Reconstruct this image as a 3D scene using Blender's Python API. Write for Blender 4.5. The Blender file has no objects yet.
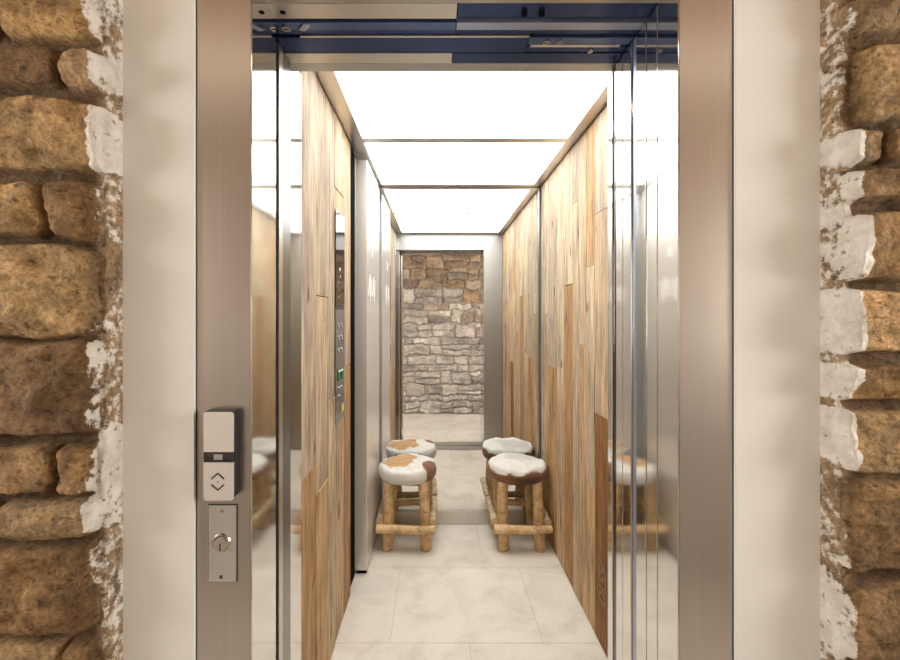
import bpy, bmesh, math, random
import numpy as np
from mathutils import Vector, Matrix

random.seed(7)
RNG = np.random.default_rng(11)
scene = bpy.context.scene
COL = scene.collection

# ------------------------------------------------------------------ camera
F_PX = 430.0
CAM_H = 1.387
cam_d = bpy.data.cameras.new('camera')
cam = bpy.data.objects.new('camera', cam_d)
COL.objects.link(cam)
cam.location = (0, 0, CAM_H)
cam.rotation_euler = (math.radians(90), 0, 0)
cam_d.sensor_width = 36.0
cam_d.lens = F_PX / 900 * 36.0
cam_d.shift_x = (450 - 437) / 900
cam_d.shift_y = (316 - 330) / 900
cam_d.clip_start = 0.02
scene.camera = cam

# ------------------------------------------------------------------ world, lights, exposure
world = bpy.data.worlds.new('world')
scene.world = world
world.use_nodes = True
world.node_tree.nodes['Background'].inputs[0].default_value = (1, 0.9, 0.8, 1)
world.node_tree.nodes['Background'].inputs[1].default_value = 0.02
scene.view_settings.view_transform = 'Standard'
scene.view_settings.look = 'None'
scene.view_settings.gamma = 1.0
scene.view_settings.use_curve_mapping = False
scene.view_settings.exposure = 0.0
PANEL_E = 6.6           # luminous cab ceiling


def area(name, loc, sx, sy, power, col, rot=(0, 0, 0)):
    l = bpy.data.lights.new(name, 'AREA')
    l.shape = 'RECTANGLE'
    l.size, l.size_y = sx, sy
    l.energy = power
    l.color = col
    o = bpy.data.objects.new(name, l)
    COL.objects.link(o)
    o.location = loc
    o.rotation_euler = rot
    return o


FILL = (1.0, 0.965, 0.925)
# added soft fill lights, unseen, at both closed ends of the landing
area('landing_fill_light', (-2.17, 0.22, 1.6), 0.9, 1.9, 76, FILL, (0, math.radians(-90), 0))
area('landing_fill_light', (2.17, 0.22, 1.6), 0.9, 1.9, 76, FILL, (0, math.radians(90), 0))

# added unseen warm strip light, high on the wall opposite the lift
area('landing_strip_fill', (0.0, -0.235, 2.55), 4.0, 0.05, 3.5, (1.0, 0.85, 0.68), (math.radians(38), 0, 0))

# ------------------------------------------------------------------ dimensions
D_M = 2.867            # mirror plane
XL, XR = -0.427, 0.685  # cab walls
ZC = 2.247             # cab ceiling frame
ZH = 2.08              # door opening height
YF = 0.864             # plaster plane
YO = -0.35             # wall opposite the lift
JL, JR = -0.376, 0.490  # door opening edges
HALL = 2.2
ZHALL = 2.62

# ------------------------------------------------------------------ noise


def _hash(ix, iy, iz, seed):
    n = (ix * 374761393 + iy * 668265263 + iz * 2147483647 + seed * 974634777) & 0x7fffffff
    n = ((n ^ (n >> 13)) * 1274126177) & 0x7fffffff
    n = (n ^ (n >> 16)) & 0x7fffffff
    return n / float(0x7fffffff)


def vnoise(x, y, z=0.0, seed=0):
    x = np.asarray(x, float); y = np.asarray(y, float)
    z = np.zeros_like(x) + z
    ix = np.floor(x).astype(np.int64); iy = np.floor(y).astype(np.int64); iz = np.floor(z).astype(np.int64)
    fx, fy, fz = x - ix, y - iy, z - iz
    fx = fx * fx * (3 - 2 * fx); fy = fy * fy * (3 - 2 * fy); fz = fz * fz * (3 - 2 * fz)
    r = 0
    for a in (0, 1):
        for b in (0, 1):
            for c in (0, 1):
                w = (fx if a else 1 - fx) * (fy if b else 1 - fy) * (fz if c else 1 - fz)
                r = r + w * _hash(ix + a, iy + b, iz + c, seed)
    return r * 2 - 1


def fbm(x, y, z=0.0, seed=0, octv=4):
    r = 0; a = 0.5; s = 1.0
    for k in range(octv):
        r = r + a * vnoise(np.asarray(x) * s, np.asarray(y) * s, np.asarray(z) * s, seed + k * 17)
        a *= 0.5; s *= 2.03
    return r


def sstep(a, b, x):
    t = np.clip((x - a) / (b - a), 0, 1)
    return t * t * (3 - 2 * t)


def lin(r, g, b):
    f = lambda c: ((c / 255 + 0.055) / 1.055) ** 2.4 if c / 255 > 0.04045 else c / 255 / 12.92
    return np.array((f(r), f(g), f(b)))


# ------------------------------------------------------------------ materials
def new_mat(name):
    m = bpy.data.materials.new(name)
    m.use_nodes = True
    nt = m.node_tree
    return m, nt, nt.nodes['Principled BSDF']


def node(nt, t, **kw):
    n = nt.nodes.new(t)
    for k, v in kw.items():
        if k in n.inputs:
            n.inputs[k].default_value = v
        else:
            setattr(n, k, v)
    return n


def c4(c):
    return (float(c[0]), float(c[1]), float(c[2]), 1.0)


def coords(nt, scale=(1, 1, 1), rnd=None):
    tc = node(nt, 'ShaderNodeTexCoord')
    mp = node(nt, 'ShaderNodeMapping')
    mp.inputs['Scale'].default_value = scale
    nt.links.new(tc.outputs['Object'], mp.inputs['Vector'])
    return mp.outputs['Vector']


def ramp(nt, fac, stops):
    r = node(nt, 'ShaderNodeValToRGB')
    e = r.color_ramp.elements
    while len(e) < len(stops):
        e.new(0.5)
    for el, (p, c) in zip(e, stops):
        el.position = p
        el.color = c4(c) if not np.isscalar(c) else (c, c, c, 1)
    nt.links.new(fac, r.inputs['Fac'])
    return r.outputs['Color']


def mix(nt, mode, fac, a, b):
    m = node(nt, 'ShaderNodeMix', data_type='RGBA', blend_type=mode)
    for s, v in ((m.inputs[0], fac), (m.inputs[6], a), (m.inputs[7], b)):
        if hasattr(v, 'links'):
            nt.links.new(v, s)
        elif np.isscalar(v):
            s.default_value = v
        else:
            s.default_value = c4(v)
    return m.outputs[2]


def bump(nt, bsdf, h, strength, dist=0.01):
    b = node(nt, 'ShaderNodeBump')
    b.inputs['Strength'].default_value = strength
    b.inputs['Distance'].default_value = dist
    nt.links.new(h, b.inputs['Height'])
    nt.links.new(b.outputs['Normal'], bsdf.inputs['Normal'])


def plain(name, c, rough=0.5, metal=0.0, spec=0.5):
    m, nt, b = new_mat(name)
    b.inputs['Base Color'].default_value = c4(c)
    b.inputs['Roughness'].default_value = rough
    b.inputs['Metallic'].default_value = metal
    b.inputs['Specular IOR Level'].default_value = spec
    return m


def steel(name, c, rough, scale=(260, 260, 2.0), amt=0.12, bstr=0.03, aniso=0.0):
    m, nt, b = new_mat(name)
    b.inputs['Metallic'].default_value = 1.0
    v = coords(nt, scale)
    n = node(nt, 'ShaderNodeTexNoise', Scale=1.0, Detail=3.0)
    nt.links.new(v, n.inputs['Vector'])
    col = ramp(nt, n.outputs['Fac'], [(0.25, np.array(c) * (1 - amt)), (0.75, np.array(c) * (1 + amt * 0.5))])
    nt.links.new(col, b.inputs['Base Color'])
    b.inputs['Roughness'].default_value = rough
    if bstr:
        bump(nt, b, n.outputs['Fac'], bstr, 0.002)
    return m


M = {}
M['steel'] = steel('brushed_steel', (0.66, 0.62, 0.575), 0.30)
M['steel_face'] = steel('brushed_frame_steel', (0.50, 0.465, 0.425), 0.30, amt=0.05, bstr=0.012)
M['plate'] = plain('switch_plate_steel', (0.50, 0.47, 0.43), 0.4, 0.6)
M['satin'] = plain('satin_nickel', (0.66, 0.63, 0.59), 0.42, 0.45)
M['steel_polished'] = steel('polished_steel', (0.80, 0.785, 0.76), 0.07, amt=0.03, bstr=0.004)
M['steel_dark'] = steel('mid_grey_steel', (0.40, 0.41, 0.42), 0.25, amt=0.08)  # mid grey steel for trim and buttons
M['steel_deep'] = steel('dark_profile_steel', (0.27, 0.265, 0.26), 0.3, amt=0.06, bstr=0.0)  # darkest grey steel, for the strike profile
M['steel_column'] = steel('satin_column_steel', (0.80, 0.775, 0.745), 0.27, amt=0.04, bstr=0.01)
M['aluminium'] = steel('sill_aluminium', (0.60, 0.59, 0.57), 0.3, scale=(3, 260, 260))
M['navy'] = plain('navy_painted_steel', lin(50, 68, 110), 0.25, 0.7)
M['navy_light'] = plain('light_navy_steel', lin(88, 106, 146), 0.25, 0.7)
M['steel_return'] = steel('satin_return_steel', (0.46, 0.455, 0.445), 0.42, amt=0.04, bstr=0.0)
M['blue_grey'] = plain('blue_grey_steel', lin(160, 168, 190), 0.3, 0.7)
M['black'] = plain('matte_black', (0.004, 0.004, 0.004), 0.9, 0.0, 0.05)  # plain matte black for gaps, recesses and backing
M['dark_plastic'] = plain('dark_plastic', (0.012, 0.012, 0.013), 0.3)
M['glass_black'] = plain('black_display_glass', (0.02, 0.019, 0.018), 0.04, 0.0, 0.9)
M['seal'] = plain('dark_door_seal', (0.07, 0.07, 0.075), 0.15, 1.0)
M['grey_lcd'] = plain('grey_display_segment', (0.30, 0.30, 0.29), 0.35)
M['engraved'] = plain('dark_engraving', (0.035, 0.03, 0.027), 0.6)
M['green'] = plain('green_button', lin(34, 116, 80), 0.35)
M['yellow'] = plain('yellow_button', lin(200, 184, 84), 0.35)
M['white_mark'] = plain('white_marking', (0.85, 0.85, 0.83), 0.5)
M['chrome'] = plain('chrome', (0.75, 0.72, 0.68), 0.15, 1.0)
M['brass_dark'] = plain('dark_keyway', (0.02, 0.018, 0.015), 0.5)
M['mirror'] = plain('mirror_glass', (0.90, 0.905, 0.90), 0.0, 1.0)
M['hall_ceiling'] = plain('landing_ceiling_paint', lin(150, 118, 88), 0.8)

M['steel_column'].node_tree.nodes['Principled BSDF'].inputs['Metallic'].default_value = 0.5
# plaster
m, nt, b = new_mat('cream_plaster'); M['plaster'] = m
v = coords(nt)
n = node(nt, 'ShaderNodeTexNoise', Scale=3.5, Detail=5.0); nt.links.new(v, n.inputs['Vector'])
nt.links.new(ramp(nt, n.outputs['Fac'], [(0.3, lin(222, 220, 214)), (0.7, lin(227, 225, 220))]), b.inputs['Base Color'])
b.inputs['Roughness'].default_value = 0.8
n2 = node(nt, 'ShaderNodeTexNoise', Scale=45.0, Detail=4.0); nt.links.new(v, n2.inputs['Vector'])
bump(nt, b, n2.outputs['Fac'], 0.08, 0.004)


# stone: colour comes per stone from the mesh, grain from noise
def stone_mat(name, contrast, b1=0.55):
    m, nt, b = new_mat(name)
    at = node(nt, 'ShaderNodeAttribute', attribute_name='Col')
    v = coords(nt)
    n1 = node(nt, 'ShaderNodeTexNoise', Scale=22.0, Detail=9.0, Roughness=0.68); nt.links.new(v, n1.inputs['Vector'])
    n2 = node(nt, 'ShaderNodeTexNoise', Scale=110.0, Detail=6.0, Roughness=0.7); nt.links.new(v, n2.inputs['Vector'])
    g1 = ramp(nt, n1.outputs['Fac'], [(0.32, 1 - contrast), (0.66, 1 + contrast * 0.55)])
    g2 = ramp(nt, n2.outputs['Fac'], [(0.34, 1 - contrast * 0.9), (0.64, 1 + contrast * 0.4)])
    n3 = node(nt, 'ShaderNodeTexNoise', Scale=58.0, Detail=3.0, Roughness=0.6); nt.links.new(coords(nt, (0.8, 1, 1.5)), n3.inputs['Vector'])
    g3 = ramp(nt, n3.outputs['Fac'], [(0.33, (0.50, 0.44, 0.38)), (0.41, (1, 1, 1))])
    c = mix(nt, 'MULTIPLY', 1.0, at.outputs['Color'], g1)
    c = mix(nt, 'MULTIPLY', 1.0, c, g2)
    c = mix(nt, 'MULTIPLY', 1.0, c, g3)
    # ragged lime wash: coverage from the mesh, broken up by solid noise
    n4 = node(nt, 'ShaderNodeTexNoise', Scale=62.0, Detail=6.0, Roughness=0.62); nt.links.new(v, n4.inputs['Vector'])
    lw = node(nt, 'ShaderNodeMath', operation='MULTIPLY_ADD'); lw.inputs[1].default_value = 1.5; lw.inputs[2].default_value = -0.75
    nt.links.new(n4.outputs['Fac'], lw.inputs[0])
    sm = node(nt, 'ShaderNodeMath', operation='ADD')
    nt.links.new(lw.outputs[0], sm.inputs[0]); nt.links.new(at.outputs['Alpha'], sm.inputs[1])
    cover = ramp(nt, sm.outputs[0], [(0.42, 0.0), (0.60, 1.0)])
    limec = ramp(nt, n1.outputs['Fac'], [(0.35, lin(214, 205, 190)), (0.6, lin(244, 239, 230))])
    c = mix(nt, 'MIX', cover, c, limec)
    nt.links.new(c, b.inputs['Base Color'])
    b.inputs['Roughness'].default_value = 0.88
    b.inputs['Specular IOR Level'].default_value = 0.25
    add = node(nt, 'ShaderNodeMath', operation='ADD')
    nt.links.new(n1.outputs['Fac'], add.inputs[0]); nt.links.new(n2.outputs['Fac'], add.inputs[1])
    bump(nt, b, add.outputs[0], b1, 0.008)
    return m


M['stone'] = stone_mat('ochre_rubble_stone', 0.52, 1.0)
M['stone_grey'] = stone_mat('grey_rubble_stone', 0.30, 0.5)

# reclaimed wood: plank colour from the mesh, grain from stretched noise
m, nt, b = new_mat('reclaimed_wood'); M['wood'] = m
at = node(nt, 'ShaderNodeAttribute', attribute_name='Col')
rn = node(nt, 'ShaderNodeAttribute', attribute_name='Rnd')
tc = node(nt, 'ShaderNodeTexCoord')
ml = node(nt, 'ShaderNodeVectorMath', operation='SCALE'); ml.inputs[0].default_value = (3.1, 7.7, 13.3)
nt.links.new(rn.outputs['Fac'], ml.inputs['Scale'])
ad = node(nt, 'ShaderNodeVectorMath', operation='ADD')
nt.links.new(tc.outputs['Object'], ad.inputs[0]); nt.links.new(ml.outputs['Vector'], ad.inputs[1])


def wnoise(scale, sc, det, rough=0.6, dist=0.0):
    mp = node(nt, 'ShaderNodeMapping'); mp.inputs['Scale'].default_value = scale
    nt.links.new(ad.outputs['Vector'], mp.inputs['Vector'])
    q = node(nt, 'ShaderNodeTexNoise', Scale=sc, Detail=det, Roughness=rough, Distortion=dist)
    nt.links.new(mp.outputs['Vector'], q.inputs['Vector'])
    return q.outputs['Fac']


g_fine = wnoise((1, 1, 0.035), 190.0, 4.0)
g_mid = wnoise((1, 1, 0.07), 42.0, 5.0, 0.65, 0.6)
g_blot = wnoise((1, 1, 0.35), 7.0, 4.0)
g_saw = wnoise((1, 0.15, 1), 160.0, 2.0)
g_crk = wnoise((1, 1, 0.03), 30.0, 3.0, 0.5, 0.8)
g_knot = wnoise((1, 1, 0.42), 15.0, 1.0)
c = mix(nt, 'MULTIPLY', 1.0, at.outputs['Color'], ramp(nt, g_mid, [(0.30, (0.52, 0.46, 0.40)), (0.48, (0.95, 0.93, 0.9)), (0.68, (1.2, 1.2, 1.2))]))
c = mix(nt, 'MULTIPLY', 1.0, c, ramp(nt, g_fine, [(0.32, 0.55), (0.60, 1.10)]))
c = mix(nt, 'MULTIPLY', 1.0, c, ramp(nt, g_blot, [(0.32, (0.70, 0.70, 0.72)), (0.62, (1.08, 1.06, 1.02))]))
c = mix(nt, 'MULTIPLY', 1.0, c, ramp(nt, g_crk, [(0.27, (0.30, 0.24, 0.18)), (0.315, (1, 1, 1))]))
c = mix(nt, 'MULTIPLY', 1.0, c, ramp(nt, g_knot, [(0.69, (1, 1, 1)), (0.75, (0.42, 0.33, 0.26))]))
nt.links.new(c, b.inputs['Base Color'])
b.inputs['Roughness'].default_value = 0.72
b.inputs['Specular IOR Level'].default_value = 0.3
s1 = node(nt, 'ShaderNodeMath', operation='MULTIPLY_ADD'); s1.inputs[1].default_value = 0.4
nt.links.new(g_saw, s1.inputs[0]); nt.links.new(g_mid, s1.inputs[2])
bump(nt, b, s1.outputs[0], 0.6, 0.005)

# peeled log
m, nt, b = new_mat('peeled_log'); M['log'] = m
v = coords(nt, (1, 1, 1))
n1 = node(nt, 'ShaderNodeTexNoise', Scale=30.0, Detail=6.0, Roughness=0.65, Distortion=0.8); nt.links.new(v, n1.inputs['Vector'])
n2 = node(nt, 'ShaderNodeTexNoise', Scale=9.0, Detail=3.0); nt.links.new(v, n2.inputs['Vector'])
c = ramp(nt, n1.outputs['Fac'], [(0.30, lin(140, 106, 68)), (0.44, lin(206, 172, 126)), (0.66, lin(224, 196, 154))])
c = mix(nt, 'MULTIPLY', 1.0, c, ramp(nt, n2.outputs['Fac'], [(0.36, (0.78, 0.72, 0.65)), (0.6, (1.08, 1.08, 1.08))]))
nt.links.new(c, b.inputs['Base Color'])
b.inputs['Roughness'].default_value = 0.6
bump(nt, b, n1.outputs['Fac'], 0.4, 0.006)
m, nt, b = new_mat('pale_bark_log'); M['log_pale'] = m
v = coords(nt)
n1 = node(nt, 'ShaderNodeTexNoise', Scale=26.0, Detail=7.0, Roughness=0.7, Distortion=1.0); nt.links.new(v, n1.inputs['Vector'])
c = ramp(nt, n1.outputs['Fac'], [(0.30, lin(120, 92, 66)), (0.45, lin(190, 165, 130)), (0.66, lin(220, 205, 180))])
nt.links.new(c, b.inputs['Base Color']); b.inputs['Roughness'].default_value = 0.7
bump(nt, b, n1.outputs['Fac'], 0.5, 0.006)
M['log_end'] = plain('sawn_log_end', lin(212, 182, 138), 0.7)

# cowhide
m, nt, b = new_mat('cowhide'); M['hide'] = m
at = node(nt, 'ShaderNodeAttribute', attribute_name='Col')
v = coords(nt, (1, 1, 1))
n1 = node(nt, 'ShaderNodeTexNoise', Scale=140.0, Detail=5.0, Roughness=0.7, Distortion=1.5); nt.links.new(v, n1.inputs['Vector'])
c = mix(nt, 'MULTIPLY', 1.0, at.outputs['Color'], ramp(nt, n1.outputs['Fac'], [(0.3, 0.74), (0.62, 1.06)]))
nt.links.new(c, b.inputs['Base Color'])
b.inputs['Roughness'].default_value = 0.75
b.inputs['Sheen Weight'].default_value = 0.25
bump(nt, b, n1.outputs['Fac'], 0.9, 0.006)

# floor stone tile
def tile_mat(name, rough):
    m, nt, b = new_mat(name)
    at = node(nt, 'ShaderNodeAttribute', attribute_name='Col')
    v = coords(nt)
    n1 = node(nt, 'ShaderNodeTexNoise', Scale=5.0, Detail=8.0, Roughness=0.62, Distortion=0.5); nt.links.new(v, n1.inputs['Vector'])
    n2 = node(nt, 'ShaderNodeTexNoise', Scale=70.0, Detail=4.0); nt.links.new(v, n2.inputs['Vector'])
    c = mix(nt, 'MULTIPLY', 1.0, at.outputs['Color'], ramp(nt, n1.outputs['Fac'], [(0.32, (0.84, 0.82, 0.78)), (0.52, (1, 1, 1)), (0.7, (1.06, 1.06, 1.07))]))
    c = mix(nt, 'MULTIPLY', 1.0, c, ramp(nt, n2.outputs['Fac'], [(0.27, 0.88), (0.42, 1.0)]))
    nt.links.new(c, b.inputs['Base Color'])
    b.inputs['Roughness'].default_value = rough
    bump(nt, b, n1.outputs['Fac'], 0.06, 0.004)
    return m


M['tile'] = tile_mat('limestone_tile', 0.42)
M['grout'] = plain('tile_grout', lin(196, 187, 172), 0.9)

# luminous diffuser
m, nt, b = new_mat('luminous_diffuser'); M['diffuser'] = m
nt.nodes.remove(b)
em = node(nt, 'ShaderNodeEmission'); em.inputs['Strength'].default_value = PANEL_E
em.inputs['Color'].default_value = (0.99, 1.0, 0.965, 1)
nt.links.new(em.outputs[0], nt.nodes['Material Output'].inputs['Surface'])


# ------------------------------------------------------------------ object helpers
def link(name, me, parent=None, mats=()):
    o = bpy.data.objects.new(name, me)
    for mm in mats:
        me.materials.append(mm)
    COL.objects.link(o)
    if parent is not None:
        o.parent = parent
    return o


def tag(o, label=None, cat=None, group=None, kind=None):
    if label: o['label'] = label
    if cat: o['category'] = cat
    if group: o['group'] = group
    if kind: o['kind'] = kind
    return o


def empty(name, loc, label, cat, group=None):
    o = bpy.data.objects.new(name, None)
    COL.objects.link(o)
    o.location = loc
    o.empty_display_size = 0.1
    return tag(o, label, cat, group)


class MB:
    """collects shapes in world space, builds one mesh object"""

    def __init__(self):
        self.bm = bmesh.new()

    def box(self, x0, x1, y0, y1, z0, z1, bev=0.0, seg=2):
        r = bmesh.ops.create_cube(self.bm, size=1.0)
        vs = r['verts']
        for vtx in vs:
            vtx.co = Vector(((x0 + x1) / 2 + vtx.co.x * (x1 - x0), (y0 + y1) / 2 + vtx.co.y * (y1 - y0), (z0 + z1) / 2 + vtx.co.z * (z1 - z0)))
        if bev > 0:
            es = list({e for vtx in vs for e in vtx.link_edges})
            bmesh.ops.bevel(self.bm, geom=es, offset=bev, segments=seg, profile=0.5, affect='EDGES')
        return self

    def cyl(self, p, axis, r, h, n=32, r2=None):
        q = Vector((0, 0, 1)).rotation_difference(Vector(axis).normalized()).to_matrix().to_4x4()
        mtx = Matrix.Translation(Vector(p)) @ q @ Matrix.Translation((0, 0, h / 2))
        bmesh.ops.create_cone(self.bm, cap_ends=True, segments=n, radius1=r, radius2=r if r2 is None else r2, depth=h, matrix=mtx)
        return self

    def prism(self, pts, d):
        """closed polygon pts (3d) extruded by vector d"""
        a = [self.bm.verts.new(p) for p in pts]
        b_ = [self.bm.verts.new(Vector(p) + Vector(d)) for p in pts]
        self.bm.faces.new(a); self.bm.faces.new(list(reversed(b_)))
        k = len(pts)
        for i in range(k):
            self.bm.faces.new((a[i], b_[i], b_[(i + 1) % k], a[(i + 1) % k]))
        return self

    def build(self, name, mat, parent=None, smooth=False, origin=None):
        bm = self.bm
        bmesh.ops.recalc_face_normals(bm, faces=bm.faces)
        off = Vector(parent.matrix_world.translation) if False else (world_loc(parent) if parent else Vector((0, 0, 0)))
        if origin is not None:
            off = Vector(origin)
        for vtx in bm.verts:
            vtx.co -= off
        me = bpy.data.meshes.new(name)
        bm.to_mesh(me); bm.free()
        for p in me.polygons:
            p.use_smooth = smooth
        o = link(name, me, parent, (mat,))
        if origin is not None:
            o.location = Vector(origin) - (world_loc(parent) if parent else Vector((0, 0, 0)))
        return o


def world_loc(o):
    v_ = Vector((0, 0, 0))
    while o is not None:
        v_ += o.location
        o = o.parent
    return v_


def struct(name, mb, mat, parent=None):
    o = mb.build(name, mat, parent)
    o['kind'] = 'structure'
    return o


def grid_mesh(name, xs, zs, ymap, colmap, mat, flip=False, alpha=None):
    """sheet over x,z with y from ymap; colours per vertex"""
    nx, nz = len(xs), len(zs)
    X, Z = np.meshgrid(xs, zs)
    co = np.stack((X, ymap, Z), -1).reshape(-1, 3)
    i = np.arange(nx * nz).reshape(nz, nx)
    q = np.stack((i[:-1, :-1], i[:-1, 1:], i[1:, 1:], i[1:, :-1]), -1).reshape(-1, 4)
    if flip:
        q = q[:, ::-1]
    me = bpy.data.meshes.new(name)
    me.vertices.add(len(co)); me.vertices.foreach_set('co', co.ravel())
    me.loops.add(q.size); me.loops.foreach_set('vertex_index', q.ravel().astype(np.int32))
    me.polygons.add(len(q)); me.polygons.foreach_set('loop_start', np.arange(0, q.size, 4, dtype=np.int32))
    me.update(calc_edges=True)
    at = me.attributes.new('Col', 'FLOAT_COLOR', 'POINT')
    c = np.zeros((len(co), 4)); c[:, :3] = colmap.reshape(-1, 3)
    if alpha is not None:
        c[:, 3] = alpha.ravel()
    at.data.foreach_set('color', c.ravel())
    me.polygons.foreach_set('use_smooth', np.ones(len(q), dtype=bool))
    me.validate()
    return link(name, me, None, (mat,))


# ------------------------------------------------------------------ stone walls
def stone_field(xs, zs, stones, depth, joint, seed, warp=0.010, mortar=(0.3, 0.24, 0.17)):
    X, Z = np.meshgrid(xs, zs)
    wx = X + warp * fbm(X * 9, Z * 9, 0.3, seed, 3) * 1.6
    wz = Z + warp * fbm(X * 8, Z * 8, 5.1, seed + 50, 3) * 1.6
    H = np.zeros_like(X) + depth * 0.34
    C = np.zeros(X.shape + (3,)) + np.array(mortar)
    C *= (1 + 0.25 * fbm(X * 25, Z * 25, 2.0, seed + 9, 3))[..., None]
    rr = random.Random(seed)
    for (x0, x1, z0, z1, col, hk) in stones:
        mx = (x0 + x1) / 2; mz = (z0 + z1) / 2
        pad = 0.03
        ia = np.searchsorted(xs, x0 - pad); ib = np.searchsorted(xs, x1 + pad)
        ja = np.searchsorted(zs, z0 - pad); jb = np.searchsorted(zs, z1 + pad)
        tl, tr_ = rr.uniform(-1, 1) * 0.008, rr.uniform(-1, 1) * 0.008
        sl, sr = rr.uniform(-1, 1) * 0.05, rr.uniform(-1, 1) * 0.05
        kx, kz = rr.uniform(-0.05, 0.05), rr.uniform(-0.08, 0.08)
        ph = rr.uniform(0, 50)
        if ib <= ia or jb <= ja:
            continue
        x = wx[ja:jb, ia:ib]; z = wz[ja:jb, ia:ib]
        t = (x - x0) / (x1 - x0)
        top = z1 - joint / 2 - np.where(t > 0.5, tr_, tl) * np.abs(2 * t - 1) - 0.004
        bot = z0 + joint / 2 + np.where(t > 0.5, tl, tr_) * np.abs(2 * t - 1) * 0.5 + 0.002
        le = x0 + joint / 2 + sl * (z - mz); ri = x1 - joint / 2 + sr * (z - mz)
        dx = np.minimum(x - le, ri - x); dz = np.minimum(z - bot, top - z)
        rc = min(0.022, (x1 - x0) * 0.25, (z1 - z0) * 0.3)
        ex = np.maximum(rc - dx, 0); ez = np.maximum(rc - dz, 0)
        d = np.where((dx < rc) & (dz < rc), rc - np.sqrt(ex ** 2 + ez ** 2), np.minimum(dx, dz))
        prof = sstep(-0.003, 0.008, d) * 0.92 + 0.08 * sstep(0.0, 0.04, d)
        n = fbm(x * 12 + ph, z * 16, ph, seed + 3, 4)
        ridge = fbm(x * 4 + ph * 2, z * 34, ph, seed + 5, 3)
        h = depth * 0.32 + depth * 0.68 * hk * prof * (1 + 0.45 * n + 0.35 * ridge) + prof * (kx * (x - mx) + kz * (z - mz)) * 0.5
        mask = sstep(-0.002, 0.006, d)
        hh = H[ja:jb, ia:ib]
        H[ja:jb, ia:ib] = np.where(mask > 0, np.maximum(hh, h), hh)
        big = fbm(x * 7 + ph, z * 9 + ph, 1.0, seed + 21, 4)
        cc = np.array(col)[None, None] * (1 + 0.55 * big[..., None]) * np.array((1, 1, 1)) \
            + np.maximum(big, 0)[..., None] * np.array((0.05, 0.025, 0.0))
        C[ja:jb, ia:ib] = C[ja:jb, ia:ib] * (1 - mask[..., None]) + cc * mask[..., None]
    H += 0.004 * fbm(X * 40, Z * 40, 0, seed + 77, 3) + 0.012 * sstep(-0.6, 0.6, fbm(X * 14, Z * 14, 0, seed + 31, 3))
    return X, Z, H, np.clip(C, 0.01, 0.95)


def spaced(a, b, fine0, fine1, df, dc):
    out = [a]
    while out[-1] < b - 1e-6:
        x = out[-1]
        st = df if fine0 <= x < fine1 else dc
        out.append(min(x + st, b))
    return np.array(out)


KS = 0.81 / 430.0
sx_ = lambda px: (px - 437) * KS
sz_ = lambda py: CAM_H + (316 - py) * KS

OCH = [lin(158, 124, 80), lin(172, 138, 92), lin(146, 116, 80), lin(184, 151, 106), lin(132, 102, 68), lin(166, 137, 100)]
# visible rows, pixel rows and cuts of the photograph turned into metres on the wall
left_rows = [(-62, 1, [(-60, 40), (40, 106)]),
             (-8, 46, [(-130, -4), (5, 106)]),
             (50, 93, [(-70, 62), (62, 112)]),
             (96, 172, [(-90, 116)]),
             (176, 242, [(-80, 46), (48, 106)]),
             (244, 340, [(-110, 104)]),
             (336, 438, [(-100, 110)]),
             (442, 495, [(-90, 62), (64, 104)]),
             (496, 541, [(-100, 0), (2, 110)]),
             (544, 634, [(-80, 106)]),
             (637, 690, [(-70, 68), (68, 100)])]
left_cols = {0: 1, 1: 2, 2: 3, 3: 0, 4: 1, 5: 4, 6: 2, 7: 5, 8: 1, 9: 2, 10: 5}
right_rows = [(-50, -4, [(836, 990)]),
              (-6, 36, [(838, 1000)]),
              (40, 124, [(846, 960)]),
              (127, 166, [(832, 878), (878, 980)]),
              (167, 205, [(834, 1010)]),
              (207, 282, [(834, 970)]),
              (286, 356, [(828, 990)]),
              (361, 404, [(828, 1010)]),
              (408, 476, [(830, 960)]),
              (479, 576, [(836, 990)]),
              (581, 664, [(836, 1000)]),
              (668, 720, [(836, 950)])]


def full_rows(rows, z_lo, z_hi, x_far, side, seed):
    rr = random.Random(seed)
    st = []
    zt_max = sz_(rows[0][0]); zb_min = sz_(rows[-1][1])
    shift = -11 if side < 0 else 12
    for k, (y0, y1, cuts) in enumerate(rows):
        z1, z0 = sz_(y0), sz_(y1)
        for (a, b_) in cuts:
            c_ = rr.choice(OCH) * rr.uniform(0.85, 1.1)
            aa = sx_(a + (shift if side > 0 and a == cuts[0][0] else 0)); bb = sx_(b_ + (shift if side < 0 and b_ == cuts[-1][1] else 0))
            st.append((aa, bb, z0, z1, c_, rr.uniform(0.85, 1.1)))
        x = sx_(cuts[0][0]) if side < 0 else sx_(cuts[-1][1])
        while (x > x_far) if side < 0 else (x < x_far):
            w = rr.uniform(0.16, 0.42)
            a, b_ = (x - w, x) if side < 0 else (x, x + w)
            st.append((a, b_, z0, z1, rr.choice(OCH) * rr.uniform(0.85, 1.1), rr.uniform(0.8, 1.1)))
            x = a if side < 0 else b_
    edge = sx_(97) if side < 0 else sx_(848)
    for (lo, hi, up) in ((z_lo, zb_min, False), (zt_max, z_hi, True)):
        z = lo
        while z < hi - 0.02:
            hh = min(rr.uniform(0.08, 0.17), hi - z)
            if hi - z - hh < 0.05: hh = hi - z
            x = edge
            while (x > x_far) if side < 0 else (x < x_far):
                w = rr.uniform(0.15, 0.42)
                a, b_ = (x - w, x) if side < 0 else (x, x + w)
                st.append((a, b_, z, z + hh, rr.choice(OCH) * rr.uniform(0.85, 1.1), rr.uniform(0.8, 1.1)))
                x = a if side < 0 else b_
            z += hh
    return st


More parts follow.
